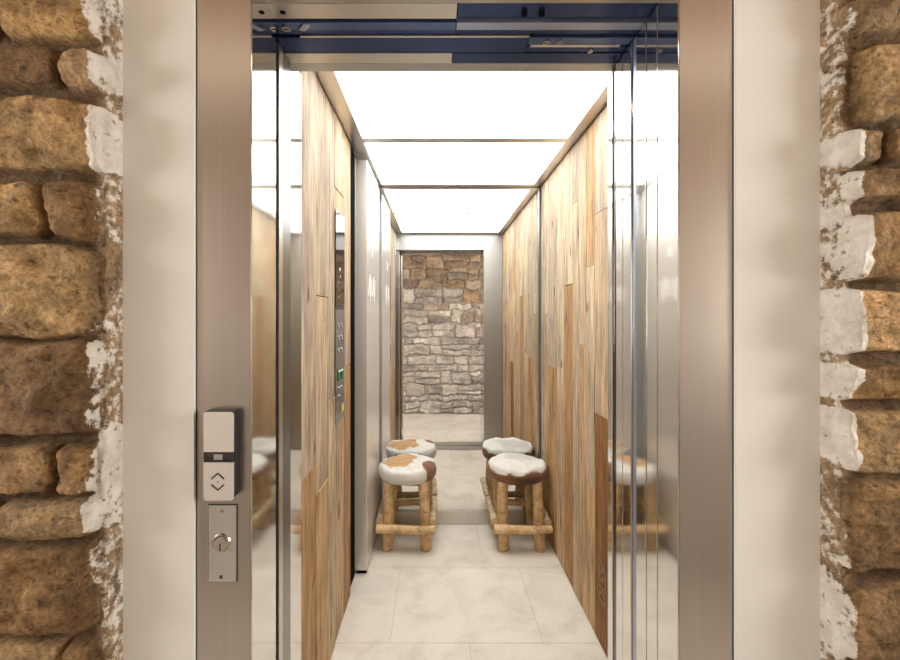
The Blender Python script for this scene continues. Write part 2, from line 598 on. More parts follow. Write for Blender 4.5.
def landing_stone(name, side, seed):
    if side < 0:
        e = -0.631
        xs = np.concatenate((spaced(-HALL, e - 0.06, -0.95, e + 1, 0.004, 0.014), np.arange(e - 0.058, e + 0.0005, 0.002)))
        st = full_rows(left_rows, 0, ZHALL, -HALL, -1, seed)
    else:
        e = 0.7695
        xs = np.concatenate((np.arange(e, e + 0.059, 0.002), spaced(e + 0.06, HALL, 0, 1.02, 0.004, 0.014)))
        st = full_rows(right_rows, 0, ZHALL, HALL, 1, seed)
    zs = spaced(0, ZHALL, 0.62, 2.05, 0.004, 0.012)
    X, Z, Hh, C = stone_field(xs, zs, st, 0.056, 0.004, seed, mortar=lin(118, 94, 66))
    # reveal edge towards the plaster: stones and mortar fall back to the plaster plane
    u = np.abs(X - e)
    wob = 0.010 * fbm(Z * 14, Z * 3 + 9, 0, seed + 3, 3)
    fall = sstep(0.0, 0.005 + 0.003 * (fbm(Z * 22, X * 5, 0, seed + 8, 3)), u + wob * 0.2)
    base = 0.008
    Y = YF - base * sstep(0, 0.004, u) - Hh * fall - 0.006 * fall
    Y = np.where(u < 1e-6, YF + 0.002, Y)
    # lime wash brushed over the stone ends (a coat with its own ragged edge), mortar left bare in places
    pn = fbm(X * 30, Z * 18, 0, seed + 91, 4)
    pn2 = fbm(X * 60, Z * 48, Hh * fall * 75, seed + 95, 4)
    pn3 = fbm(X * 120, Z * 110, Hh * fall * 130, seed + 97, 3)
    lim = 0.015 + 0.024 * fbm(Z * 8, Z * 2, 4, seed + 92, 3)
    w = 1 - sstep(lim - 0.007, lim + 0.007, u + 0.006 * pn)
    on_stone = sstep(0.42 * 0.056, 0.6 * 0.056, Hh)
    w = w * (0.42 + 0.34 * on_stone + 0.22 * pn2)
    w = np.clip(w, 0, 1)
    edge_m = ((1 - sstep(0.008, 0.03, u)) * (1 - on_stone) * 0.85)[..., None]
    C = C * (1 - edge_m) + lin(182, 156, 124) * edge_m
    C = C * (1 + 0.22 * pn3)[..., None]
    o = grid_mesh(name, xs, zs, Y, C, M['stone'], alpha=w)
    o['kind'] = 'structure'
    return o


landing_stone('wall_front_left', -1, 5)
landing_stone('wall_front_right', 1, 8)

# wall opposite the lift (seen in the mirror)
rr = random.Random(33)
st = []
z = 0.0
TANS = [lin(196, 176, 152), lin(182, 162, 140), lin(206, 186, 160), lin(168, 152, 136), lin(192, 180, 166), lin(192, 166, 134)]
GREY = [lin(222, 215, 206), lin(206, 197, 188), lin(228, 220, 210), lin(192, 183, 174), lin(212, 203, 192), lin(206, 190, 170)]
while z < ZHALL - 0.02:
    hh = min(rr.choice((0.09, 0.12, 0.15, 0.18, 0.20)) * rr.uniform(0.85, 1.1), ZHALL - z)
    x = -HALL - rr.uniform(0, 0.2)
    while x < HALL:
        w = rr.uniform(0.14, 0.42)
        if hh > 0.15 and rr.random() < 0.35:
            zz = z + hh * rr.uniform(0.4, 0.6)
            for (a, b_) in ((z, zz), (zz, z + hh)):
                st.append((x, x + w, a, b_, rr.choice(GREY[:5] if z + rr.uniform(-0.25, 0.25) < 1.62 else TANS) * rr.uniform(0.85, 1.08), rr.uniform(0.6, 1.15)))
        else:
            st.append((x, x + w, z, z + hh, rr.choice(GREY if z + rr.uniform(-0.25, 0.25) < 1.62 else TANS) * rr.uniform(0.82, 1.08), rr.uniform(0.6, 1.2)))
        x += w
    z += hh
xs = spaced(-HALL, HALL, -0.75, 0.8, 0.007, 0.016)
zs = spaced(0, ZHALL, 0.0, 3.0, 0.007, 0.02)
X, Z, Hh, C = stone_field(xs, zs, st, 0.060, 0.007, 61, warp=0.034, mortar=lin(206, 198, 188))
o = grid_mesh('wall_opposite', xs, zs, YO - 0.06 + Hh, C, M['stone_grey'], flip=True)
o['kind'] = 'structure'

# plaster around the lift door, landing ends, landing ceiling
mb = MB()
mb.box(-0.69, -0.4885, YF, 0.8715, 0, ZHALL)
mb.box(0.6010, 0.83, YF, 0.8715, 0, ZHALL)
mb.box(-0.4885, 0.6010, YF, 0.8715, 2.172, ZHALL)
struct('wall_front', mb, M['plaster'])
struct('wall_end_left', MB().box(-HALL - 0.08, -HALL, YO - 0.06, YF + 0.06, 0, ZHALL), M['plaster'])
struct('wall_end_right', MB().box(HALL, HALL + 0.08, YO - 0.06, YF + 0.06, 0, ZHALL), M['plaster'])
struct('ceiling_landing', MB().box(-HALL - 0.08, HALL + 0.08, YO - 0.06, YF + 0.1, ZHALL, ZHALL + 0.06), M['hall_ceiling'])


# ------------------------------------------------------------------ floors: one mesh of tiles each
def tiles(name, rects, x0, x1, y0, y1, mat, base, seed):
    bm = bmesh.new()
    lay = bm.verts.layers.float_color.new('Col')
    rr = random.Random(seed)
    g = 0.0011
    for (a, b_, c_, d_) in rects:
        a = max(a, x0); b_ = min(b_, x1); c_ = max(c_, y0); d_ = min(d_, y1)
        if b_ - a < 0.01 or d_ - c_ < 0.01: continue
        r = bmesh.ops.create_cube(bm, size=1.0)
        k = rr.uniform(0.955, 1.03)
        for vtx in r['verts']:
            vtx.co = Vector(((a + b_) / 2 + vtx.co.x * (b_ - a - 2 * g), (c_ + d_) / 2 + vtx.co.y * (d_ - c_ - 2 * g), -0.005 + vtx.co.z * 0.01))
            vtx[lay] = c4(base * k * np.array((1, rr.uniform(0.992, 1.004), rr.uniform(0.975, 1.005))))
    me = bpy.data.meshes.new(name); bm.to_mesh(me); bm.free()
    o = link(name, me, None, (mat,))
    o['kind'] = 'structure'
    gm = MB().box(x0, x1, y0, y1, -0.03, -0.0018).build('grout', M['grout'], o)
    return o


rows = []
TB = lin(230, 223, 212)
for (ya, yb, off) in ((0.737, 1.281, -0.2), (1.281, 1.824, 0.137), (1.824, 2.367, -0.20), (2.367, 2.91, 0.259)):
    for k in range(-4, 4):
        rows.append((off + k * 0.65, off + (k + 1) * 0.65, ya, yb))
tiles('floor', rows, XL - 0.05, XR + 0.01, 1.285, D_M, M['tile'], TB, 2)
rows = []
for j in range(4):
    for k in range(-5, 5):
        rows.append((0.2 * (j % 2) + k * 0.65, 0.2 * (j % 2) + (k + 1) * 0.65, YO - 0.06 + j * 0.46, YO - 0.06 + (j + 1) * 0.46))
tiles('floor_landing', rows, -HALL, HALL, YO - 0.06, 1.0, M['tile'], lin(206, 199, 188), 4)


# ------------------------------------------------------------------ reclaimed plank cladding
def planks(name, xface, inward, spec, seed):
    """spec: (y0, y1, [(z0, z1, colour), ...]); inward = +1 / -1 x direction of the room"""
    bm = bmesh.new()
    lay = bm.verts.layers.float_color.new('Col')
    rl = bm.verts.layers.float.new('Rnd')
    rr = random.Random(seed)
    for (y0, y1, segs) in spec:
        for (z0, z1, col) in segs:
            t = rr.uniform(0.0, 0.0045)
            xa, xb = xface - inward * 0.02, xface - inward * t
            r = bmesh.ops.create_cube(bm, size=1.0)
            vs = r['verts']
            g = 0.0009
            for vtx in vs:
                vtx.co = Vector(((xa + xb) / 2 + vtx.co.x * abs(xb - xa), (y0 + y1) / 2 + vtx.co.y * (y1 - y0 - 2 * g), (z0 + z1) / 2 + vtx.co.z * (z1 - z0 - 2 * g)))
            es = list({e for vtx in vs for e in vtx.link_edges})
            before = set(bm.verts) - set(vs)
            bmesh.ops.bevel(bm, geom=es, offset=0.0014, segments=1, profile=0.5, affect='EDGES')
            rv = rr.random()
            for vtx in set(bm.verts) - before:
                vtx[lay] = c4(col); vtx[rl] = rv
    me = bpy.data.meshes.new(name); bm.to_mesh(me); bm.free()
    o = link(name, me, None, (M['wood'],))
    o['kind'] = 'structure'
    return o


PALE = lin(207, 187, 160); TAN = lin(208, 177, 138); GRYW = lin(192, 175, 155); ORA = lin(196, 154, 108); BRN = lin(152, 108, 66); PNK = lin(203, 178, 150)
Z0, Z1 = 0.004, ZC - 0.004
right_spec = [
    (1.24, 1.36, [(Z0, 0.9, TAN), (0.9, Z1, PALE)]),
    (1.36, 1.47, [(Z0, 1.3, ORA), (1.3, Z1, TAN)]),
    (1.47, 1.60, [(Z0, 0.7, PNK), (0.7, Z1, PALE)]),
    (1.60, 1.71, [(Z0, 1.5, TAN), (1.5, Z1, GRYW)]),
    (1.71, 1.874, [(Z0, 0.968, BRN), (0.968, 1.827, PNK), (1.827, Z1, GRYW)]),
    (1.874, 1.981, [(Z0, 0.62, TAN), (0.62, 1.611, PALE), (1.611, Z1, lin(196, 158, 116))]),
    (1.981, 2.089, [(Z0, 1.25, TAN), (1.25, Z1, PNK)]),
    (2.089, 2.174, [(Z0, 1.95, PALE), (1.95, Z1, GRYW)]),
    (2.174, 2.321, [(Z0, 1.55, lin(190, 148, 102)), (1.55, Z1, PALE)]),
    (2.321, 2.478, [(Z0, 1.1, PNK), (1.1, Z1, PALE)]),
    (2.478, 2.658, [(Z0, 1.08, lin(190, 152, 108)), (1.08, Z1, GRYW)]),
    (2.658, 2.757, [(Z0, 1.4, TAN), (1.4, Z1, PALE)]),
    (2.757, 2.853, [(Z0, 0.8, GRYW), (0.8, 1.7, GRYW * 0.9), (1.7, Z1, GRYW)]),
]
wall_r = planks('wall_right', XR, -1, right_spec, 3)
left_spec = [
    (1.35, 1.524, [(Z0, 0.86, lin(196, 160, 116)), (0.86, Z1, GRYW)]),
    (1.524, 1.695, [(Z0, 0.75, TAN), (0.75, 1.46, PALE), (1.46, Z1, lin(190, 172, 150))]),
    (1.695, 1.802, [(Z0, 1.05, PALE), (1.05, Z1, GRYW)]),
    (1.802, 1.989, [(Z0, 1.93, PNK), (1.93, Z1, PALE)]),
    (1.989, 2.135, [(Z0, 1.15, lin(186, 146, 104)), (1.15, Z1, PNK)]),
]
wall_l = planks('wall_left', XL, 1, left_spec, 9)
# cab shell behind the cladding
struct('wall_cab_right', MB().box(XR + 0.021, XR + 0.05, 1.22, D_M + 0.04, 0, ZC + 0.1), M['black'])
struct('wall_cab_left', MB().box(XL - 0.06, XL - 0.03, 1.13, D_M + 0.04, 0, ZC + 0.1), M['black'])
struct('wall_back', MB().box(XL - 0.06, XR + 0.05, D_M + 0.006, D_M + 0.04, 0, ZC + 0.1), M['steel'])

# stamped figures on the dark plank
fc = bpy.data.curves.new('stamp', 'FONT')
fc.body = '0155/'
fc.size = 0.105
fc.extrude = 0.0004
fc.space_character = 0.72
to = bpy.data.objects.new('stamp', fc); COL.objects.link(to)
dg = bpy.context.evaluated_depsgraph_get()
tm = bpy.data.meshes.new_from_object(to.evaluated_get(dg))
bpy.data.objects.remove(to)
mtx = Matrix(((0, 0, -1, XR - 0.0005), (0, 1, 0, 1.745), (1, 0, 0, 0.19), (0, 0, 0, 1)))
tm.transform(mtx)
tm.materials.clear()
st_o = link('stamped_number', tm, wall_r, (plain('stamp_ink', lin(158, 124, 90), 0.8),))

# ------------------------------------------------------------------ cab ceiling
mb = MB()
PX0, PX1 = -0.362, 0.634
mb.box(XL - 0.03, PX0, 1.225, D_M, ZC, ZC + 0.025)
mb.box(PX1, XR + 0.02, 1.225, D_M, ZC, ZC + 0.025)
for (a, b_) in ((1.225, 1.31), (2.082, 2.136), (2.808, D_M)):
    mb.box(PX0, PX1, a, b_, ZC, ZC + 0.025)
mb.box(XL - 0.03, XR + 0.02, 1.225, D_M, ZC + 0.05, ZC + 0.07)
struct('ceiling', mb, M['steel'])
for (a, b_, lab) in ((1.31, 2.082, 'glowing white ceiling panel at the front, nearest the lift doorway'),
                     (2.136, 2.808, 'glowing white ceiling panel at the back, against the mirror')):
    p = MB().box(PX0 + 0.001, PX1 - 0.001, a + 0.001, b_ - 0.001, ZC + 0.012, ZC + 0.022).build('ceiling_light_panel', M['diffuser'], origin=((PX0 + PX1) / 2, (a + b_) / 2, ZC + 0.022))
    tag(p, lab, 'ceiling light', 'luminous ceiling panels of the cab')

# ------------------------------------------------------------------ mirror and back trim
mir = empty('mirror', (0.129, D_M, 0.094), 'tall mirror covering the back wall of the lift cab above the steel skirting', 'mirror')
MB().box(XL + 0.004, XR - 0.010, D_M, D_M + 0.005, 0.094, ZC - 0.006).build('mirror_glass', M['mirror'], mir)
struct('baseboard_back', MB().box(XL + 0.003, XR - 0.002, D_M - 0.010, D_M - 0.0005, 0.001, 0.092, 0.0015), M['steel'])
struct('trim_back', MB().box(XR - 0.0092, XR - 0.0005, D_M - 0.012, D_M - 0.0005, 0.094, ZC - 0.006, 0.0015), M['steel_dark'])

# ------------------------------------------------------------------ steel column on the left wall
colm = empty('steel_column', (-0.407, 2.515, 0.02), 'tall satin steel column box against the left wall beside the mirror', 'column')
MB().box(-0.439, -0.375, 2.305, 2.79, 0.022, 2.225, 0.003).build('column_body', M['steel_column'], colm)
MB().box(-0.434, -0.381, 2.32, 2.72, 0.001, 0.0215).build('toe_recess', M['black'], colm)
MB().box(-0.450, -0.441, 2.14, 2.30, 0.001, 2.24).build('backing_panel', M['black'], colm)
MB().box(-0.450, -0.441, 2.301, 2.86, 0.001, 2.24).build('side_panel', M['steel_column'], colm)
mk = MB()  # white zigzag strokes on the column's side face
xf = -0.3748


def stroke(y0, z0, y1, z1, w):
    d = Vector((0, y1 - y0, z1 - z0)).normalized()
    n_ = Vector((0, -d.z, d.y)) * (w / 2)
    a, b2 = Vector((xf, y0, z0)), Vector((xf, y1, z1))
    mk.prism([a - n_, a + n_, b2 + n_, b2 - n_], (0.0004, 0, 0))


for yy in (2.36, 2.50):
    stroke(yy, 1.50, yy + 0.035, 1.60, 0.022)
    stroke(yy + 0.045, 1.62, yy + 0.075, 1.47, 0.022)
    stroke(yy + 0.085, 1.50, yy + 0.10, 1.60, 0.016)
stroke(2.50, 1.73, 2.50, 1.79, 0.03)
mk.build('white_strokes', M['white_mark'], colm)

# ------------------------------------------------------------------ operating panel in the left cladding
cop = empty('car_operating_panel', (XL, 1.886, 0.93), 'narrow control panel with black display and buttons set in the left plank wall', 'control panel')
xp = XL + 0.0005
dp = MB().box(xp, xp + 0.003, 1.802, 1.972, 1.416, 1.836, 0.001).build('display', M['glass_black'], cop)
for (yy, zz, s) in ((1.875, 1.590, 0.008), (1.885, 1.560, 0.005), (1.855, 1.535, 0.003), (1.86, 1.50, 0.003), (1.86, 1.47, 0.003)):
    MB().cyl((xp + 0.0031, yy, zz), (1, 0, 0), s, 0.0006, 20).build('display_mark', M['white_mark'], dp)
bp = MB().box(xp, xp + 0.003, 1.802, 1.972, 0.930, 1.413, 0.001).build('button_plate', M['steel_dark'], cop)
for j in range(3):
    for i in range(2):
        bt = MB().cyl((xp + 0.003, 1.855 + i * 0.06, 1.345 - j * 0.055), (1, 0, 0), 0.014, 0.002, 24).build('button', M['steel_dark'], cop)
        mm_ = MB()
        for q in range(3):
            mm_.cyl((xp + 0.005, 1.849 + i * 0.06 + q * 0.006, 1.345 - j * 0.055 + (q % 2) * 0.007 - 0.003), (1, 0, 0), 0.0022, 0.0006, 10)
        mm_.build('tactile_dots', M['white_mark'], bt)
g_ = MB().box(xp + 0.003, xp + 0.006, 1.832, 1.935, 1.108, 1.155, 0.001).build('key_button', M['green'], cop)
tag(g_, 'green button with a dark keyhole')
MB().cyl((xp + 0.006, 1.885, 1.135), (1, 0, 0), 0.011, 0.0008, 20).box(xp + 0.006, xp + 0.0068, 1.878, 1.892, 1.112, 1.135).build('keyhole', M['black'], g_)
MB().box(xp + 0.006, xp + 0.0068, 1.842, 1.925, 1.145, 1.151).build('white_bar', M['white_mark'], g_)
for (yy, zz) in ((1.87, 1.07), (1.87, 1.035), (1.91, 1.07)):
    MB().cyl((xp + 0.003, yy, zz), (1, 0, 0), 0.011, 0.002, 20).build('button', M['steel_dark'], cop)
y_ = MB().box(xp + 0.003, xp + 0.006, 1.898, 1.948, 0.958, 0.996, 0.002).build('alarm_button', M['yellow'], cop)
tag(y_, 'yellow button at the bottom of the plate')
MB().box(xp + 0.006, xp + 0.0065, 1.917, 1.929, 0.970, 0.985).build('bell_mark', M['white_mark'], y_)

# ------------------------------------------------------------------ landing door frame
door = MB()
door.box(-0.496, JL, 0.872, 1.004, 0.0, 2.17, 0.0015)
dl = struct('door_1', MB().box(-0.496, JL - 0.0022, 0.872, 0.8735, 0.0, 2.17, 0.0005), M['steel_face'])
MB().box(-0.496, JL, 0.874, 1.004, 0.0, ZH, 0.0012).build('jamb', M['steel_polished'], dl)
MB().box(JR + 0.0022, 0.611, 0.872, 0.8735, 0.0, 2.17, 0.0005).build('jamb_face', M['steel_face'], dl)
MB().box(JR, 0.611, 0.874, 0.955, 0.0, ZH, 0.0012).build('jamb', M['steel_polished'], dl)
MB().box(JL - 0.002, JR + 0.002, 0.872, 0.953, ZH, 2.17, 0.0012).build('frame_head', M['steel_face'], dl)
door.bm.free()

MB().box(-0.4955, -0.4865, 0.8708, 0.8719, 0.0, 2.17).build('gap_shadow', M['engraved'], dl)  # dark strips painting the gap shadow between plaster and frame
MB().box(0.5990, 0.6105, 0.8708, 0.8719, 0.0, 2.17).build('gap_shadow', M['engraved'], dl)
# header with tracks between landing and cab
hd = empty('door_header_track', (0.06, 1.07, ZH), 'navy steel door header with tracks above the lift doorway', 'door track')
MB().box(-0.42, 0.95, 1.006, 1.137, ZH + 0.022, ZH + 0.05).build('header_plate', M['navy'], hd)
hs = MB().box(JL - 0.02, 0.045, 0.9545, 1.003, ZH, ZH + 0.02, 0.001).build('soffit_plate', M['steel'], hd)
tag(hs, 'brushed steel soffit strip over the left half')
MB().cyl((-0.352, 0.981, ZH - 0.0006), (0, 0, 1), 0.0065, 0.0008, 20).build('slot_hole', M['black'], hs)
MB().box(0.047, 0.95, 0.9545, 1.003, ZH + 0.004, ZH + 0.02, 0.001).build('soffit_plate', M['navy'], hd)
MB().box(-0.40, 0.045, 1.0195, 1.0456, ZH + 0.002, ZH + 0.02, 0.001).build('track_rail', M['navy_light'], hd)
MB().box(-0.40, 0.045, 1.048, 1.066, ZH + 0.005, ZH + 0.02, 0.001).build('track_cover', M['navy'], hd)
MB().box(0.047, 0.95, 1.020, 1.0456, ZH + 0.002, ZH + 0.02, 0.001).build('track_rail', M['blue_grey'], hd)
MB().box(0.047, 0.95, 1.048, 1.066, ZH + 0.006, ZH + 0.02, 0.001).build('track_cover', M['navy'], hd)
MB().box(-0.34, 0.23, 1.0665, 1.0725, ZH + 0.001, ZH + 0.02, 0.0005).build('track_rail', M['steel'], hd)
MB().box(-0.40, 0.23, 1.075, 1.135, ZH + 0.002, ZH + 0.02, 0.001).build('track_cover', M['navy'], hd)
MB().box(0.232, 0.95, 1.075, 1.102, ZH + 0.002, ZH + 0.02, 0.001).build('hanger_plate', M['navy_light'], hd)
MB().box(0.24, 0.47, 1.1025, 1.111, ZH + 0.001, ZH + 0.02, 0.001).build('track_rail', M['steel'], hd)
MB().box(0.232, 0.95, 1.1115, 1.135, ZH + 0.004, ZH + 0.02, 0.001).build('track_cover', M['navy'], hd)
for (xx, yy, r) in ((-0.362, 1.034, 0.010), (0.275, 1.085, 0.008), (0.31, 1.083, 0.006), (0.40, 1.122, 0.006), (0.20, 0.985, 0.007), (0.24, 0.985, 0.007)):
    bo = MB().cyl((xx, yy, ZH - 0.004), (0, 0, 1), r, 0.012, 24).build('roller_bolt', M['chrome'] if yy > 1.0 else M['black'], hd)
    MB().box(xx - r * 0.7, xx + r * 0.7, yy - 0.0012, yy + 0.0012, ZH - 0.0046, ZH - 0.0041).build('screw_slot', M['black'], bo)
ck = MB()
ck.prism([(-0.335, 1.040, ZH - 0.002), (-0.318, 1.020, ZH - 0.002), (-0.300, 1.019, ZH - 0.002), (-0.305, 1.030, ZH - 0.002), (-0.322, 1.044, ZH - 0.002)], (0, 0, 0.004))
ck.build('guide_clip', M['blue_grey'], hd)

# strike side (left): black gap, grey profile, cab strike post
struct('trim_1', MB().box(-0.47, -0.415, 1.0045, 1.0895, 0.0, ZH), M['black'])
struct('trim_2', MB().box(-0.47, -0.400, 1.090, 1.116, 0.0, ZH, 0.001), M['steel'])
struct('trim_3', MB().box(-0.47, -0.404, 1.1165, 1.187, 0.0, ZH, 0.001), M['steel_deep'])
# cab front: strike post, right return, transom
cf = struct('wall_cab_front', MB().box(-0.449, XL + 0.002, 1.222, 1.348, 0.0, ZC - 0.002, 0.0012), M['steel_polished'])
MB().box(JR, XR + 0.02, 1.203, 1.234, 0.0, ZH + 0.001, 0.0012).build('front_return', M['steel_polished'], cf)
MB().box(JR + 0.001, XR - 0.001, 1.2345, 1.2375, 0.0, ZH + 0.001, 0.0008).build('inner_return', M['steel_return'], cf)
MB().box(JR + 0.003, JR + 0.02, 1.1815, 1.2022, 0.0, ZH).build('door_seal', M['seal'], cf)
MB().box(-0.449, 0.040, 1.138, 1.1825, ZH + 0.0015, ZH + 0.03, 0.001).build('transom_lip', M['steel'], cf)
MB().box(0.0405, 0.95, 1.138, 1.1825, ZH + 0.0015, ZH + 0.03, 0.001).build('transom_lip', M['navy'], cf)
MB().box(-0.449, XR + 0.02, 1.183, 1.222, ZH + 0.0015, ZC + 0.06, 0.001).build('transom', M['steel_return'], cf)

# ------------------------------------------------------------------ retracted sliding door leaves, all on the right
leaves = [(0.957, 1.006, 0.0, 'landing_door_leaf', 'polished landing door leaf in the right pocket, nearest the outer frame', 'steel_polished'),
          (1.010, 1.061, 0.001, 'landing_door_leaf', 'second polished landing door leaf in the right pocket, beside the dark gap', 'steel_polished'),
          (1.087, 1.1345, 0.0, 'cab_door_leaf', 'cab door leaf in the right pocket just behind the bluish gap', 'steel_polished'),
          (1.1375, 1.180, 0.001, 'cab_door_leaf', 'innermost cab door leaf in the right pocket, beside the black seal', 'steel_polished')]
for (a, b_, dx, nm, lab, mt) in leaves:
    e_ = empty(nm, (0.72, (a + b_) / 2, 0.012), lab, 'door', 'retracted sliding door leaves')
    MB().box(JR + dx + 0.006, 0.95, a, b_, 0.013, ZH - 0.002, 0.001).build('leaf_panel', M[mt], e_)
    MB().box(JR + dx, JR + dx + 0.0055, a + 0.001, b_ - 0.001, 0.013, ZH - 0.002, 0.0012).build('edge_strip', M[mt], e_)
struct('trim_4', MB().box(JR + 0.004, JR + 0.03, 1.0645, 1.0835, 0.0, ZH, 0.002), M['blue_grey'])
# pocket behind the leaves
struct('wall_pocket_right', MB().box(0.96, 0.98, 0.99, 1.24, 0, 2.3), M['black'])

# sills
sl = struct('trim_sill_landing', MB().box(-0.47, 0.95, 1.0, 1.105, -0.03, -0.002), M['aluminium'])
for y0 in (1.006, 1.030, 1.054, 1.078):
    MB().box(-0.44, 0.94, y0, y0 + 0.014, -0.002, 0.0, 0.0005).build('sill_ridge', M['aluminium'], sl)
sc_ = struct('trim_sill_cab', MB().box(-0.47, 0.95, 1.125, 1.284, -0.03, -0.002), M['aluminium'])
for y0 in (1.130, 1.158, 1.186, 1.214):
    MB().box(-0.42, 0.68, y0, y0 + 0.018, -0.002, 0.0, 0.0005).build('sill_ridge', M['aluminium'], sc_)
MB().box(XL, XR, 1.243, 1.283, -0.002, 0.001, 0.0005).build('sill_plate', M['aluminium'], sc_)

# ------------------------------------------------------------------ call station and key switch on the left frame
cs = empty('call_station', (-0.436, 0.872, 1.02), 'slim steel call panel with black display band and arrow buttons, on left door frame', 'call panel')
yf = 0.845
bx0, bx1, bz0, bz1 = -0.4590, -0.4005, 1.024, 1.198
MB().box(bx0 + 0.001, bx1, yf + 0.004, 0.8718, bz0 + 0.004, bz1 + 0.001, 0.002).build('housing', M['dark_plastic'], cs)


def round_rect(x0, x1, z0, z1, r, y, top=True, bot=True):
    pts = []
    for (cx, cz, a0, on) in ((x1 - r, z1 - r, 0, top), (x0 + r, z1 - r, 90, top), (x0 + r, z0 + r, 180, bot), (x1 - r, z0 + r, 270, bot)):
        if on:
            for t in range(0, 91, 15):
                a = math.radians(a0 + t)
                pts.append((cx + r * math.cos(a), y, cz + r * math.sin(a)))
        else:
            a = math.radians(a0 + 45)
            pts.append((cx + r * (1 if math.cos(a) > 0 else -1), y, cz + r * (1 if math.sin(a) > 0 else -1)))
    return pts


pz1 = CAM_H + (316 - 462.5) / 430 * yf
pz0 = CAM_H + (316 - 452) / 430 * yf
pu = MB().prism(round_rect(bx0, bx1, pz0, bz1, 0.006, yf, True, False), (0, 0.0038, 0)).build('face_plate', M['satin'], cs)
pl = MB().prism(round_rect(bx0, bx1, bz0, pz1, 0.006, yf, False, True), (0, 0.0038, 0)).build('face_plate', M['satin'], cs)
bd = MB().box(bx0, bx1, yf + 0.0008, yf + 0.004, pz1, pz0).build('display_band', M['glass_black'], cs)
MB().box(bx0 + 0.020, bx0 + 0.037, yf + 0.0003, yf + 0.0008, pz1 + 0.005, pz0 - 0.005).build('display_segment', M['grey_lcd'], bd)
cx = (bx0 + bx1) / 2 - 0.001


def chevron(zc, up, nm):
    s = 1 if up else -1
    k = MB()
    w, h, t = 0.0125, 0.0105, 0.0036
    y = yf - 0.0008
    k.prism([(cx - w, y, zc - s * h / 2), (cx, y, zc + s * h / 2), (cx + w, y, zc - s * h / 2), (cx + w, y, zc - s * (h / 2 + t)), (cx, y, zc + s * (h / 2 - t)), (cx - w, y, zc - s * (h / 2 + t))], (0, 0.0009, 0))
    o = k.build(nm, M['engraved'], cs)
    return o


z_of = lambda py: CAM_H + (316 - py) / 430 * yf
chevron(z_of(475.2), True, 'up_arrow')
chevron(z_of(488.2), False, 'down_arrow')
MB().cyl((cx, yf - 0.0006, z_of(481.7)), (0, -1, 0), 0.0012, 0.0006, 12).build('indicator_dot', M['engraved'], cs)

ks = empty('key_switch_plate', (-0.434, 0.8718, 0.85), 'rectangular steel key switch plate below the call panel on left door frame', 'key switch')
yk = 0.8695
kx = lambda px: (px - 437) / 430 * yk
kz = lambda py: CAM_H + (316 - py) / 430 * yk
MB().box(kx(208.5) - 0.0008, kx(236.5) + 0.0012, yk + 0.001, 0.8719, kz(582) - 0.0008, kz(505) + 0.0012).build('gasket', M['engraved'], ks)
MB().box(kx(208.5), kx(236), yk, yk + 0.0022, kz(582), kz(505.5), 0.0006).build('plate', M['plate'], ks)
lk = MB().cyl((kx(221.5), yk, kz(543)), (0, -1, 0), 0.0195, 0.003, 40, 0.0175).build('lock_collar', M['chrome'], ks)
MB().cyl((kx(221.5), yk - 0.003, kz(543.3)), (0, -1, 0), 0.0120, 0.0035, 36).build('lock_cylinder', M['steel'], lk)
MB().box(kx(221.5) - 0.0013, kx(221.5) + 0.0013, yk - 0.0070, yk - 0.0064, kz(543.3) - 0.011, kz(543.3) + 0.003).build('keyway', M['brass_dark'], lk)
rg = MB()
for t in range(24, 160, 8):
    a0, a1 = math.radians(t), math.radians(t + 6)
    c0 = (kx(221.5), yk - 0.0034, kz(543.3))
    rg.prism([(c0[0] + r * math.cos(a), c0[1], c0[2] + r * math.sin(a)) for r, a in ((0.0145, a0), (0.0158, a0), (0.0158, a1), (0.0145, a1))], (0, 0.0005, 0))
rg.build('engraved_arc', M['engraved'], lk)
sr = MB().cyl((kx(222), yk, kz(511)), (0, -1, 0), 0.0042, 0.0012, 20).build('screw', M['chrome'], ks)
MB().box(kx(222) - 0.003, kx(222) + 0.003, yk - 0.0015, yk - 0.0011, kz(511) - 0.0005, kz(511) + 0.0005).build('screw_slot', M['engraved'], sr)
MB().box(kx(221) - 0.0032, kx(221) + 0.0032, yk - 0.0004, yk, kz(577) - 0.0034, kz(577) + 0.0034).build('screw_hole', M['engraved'], ks)


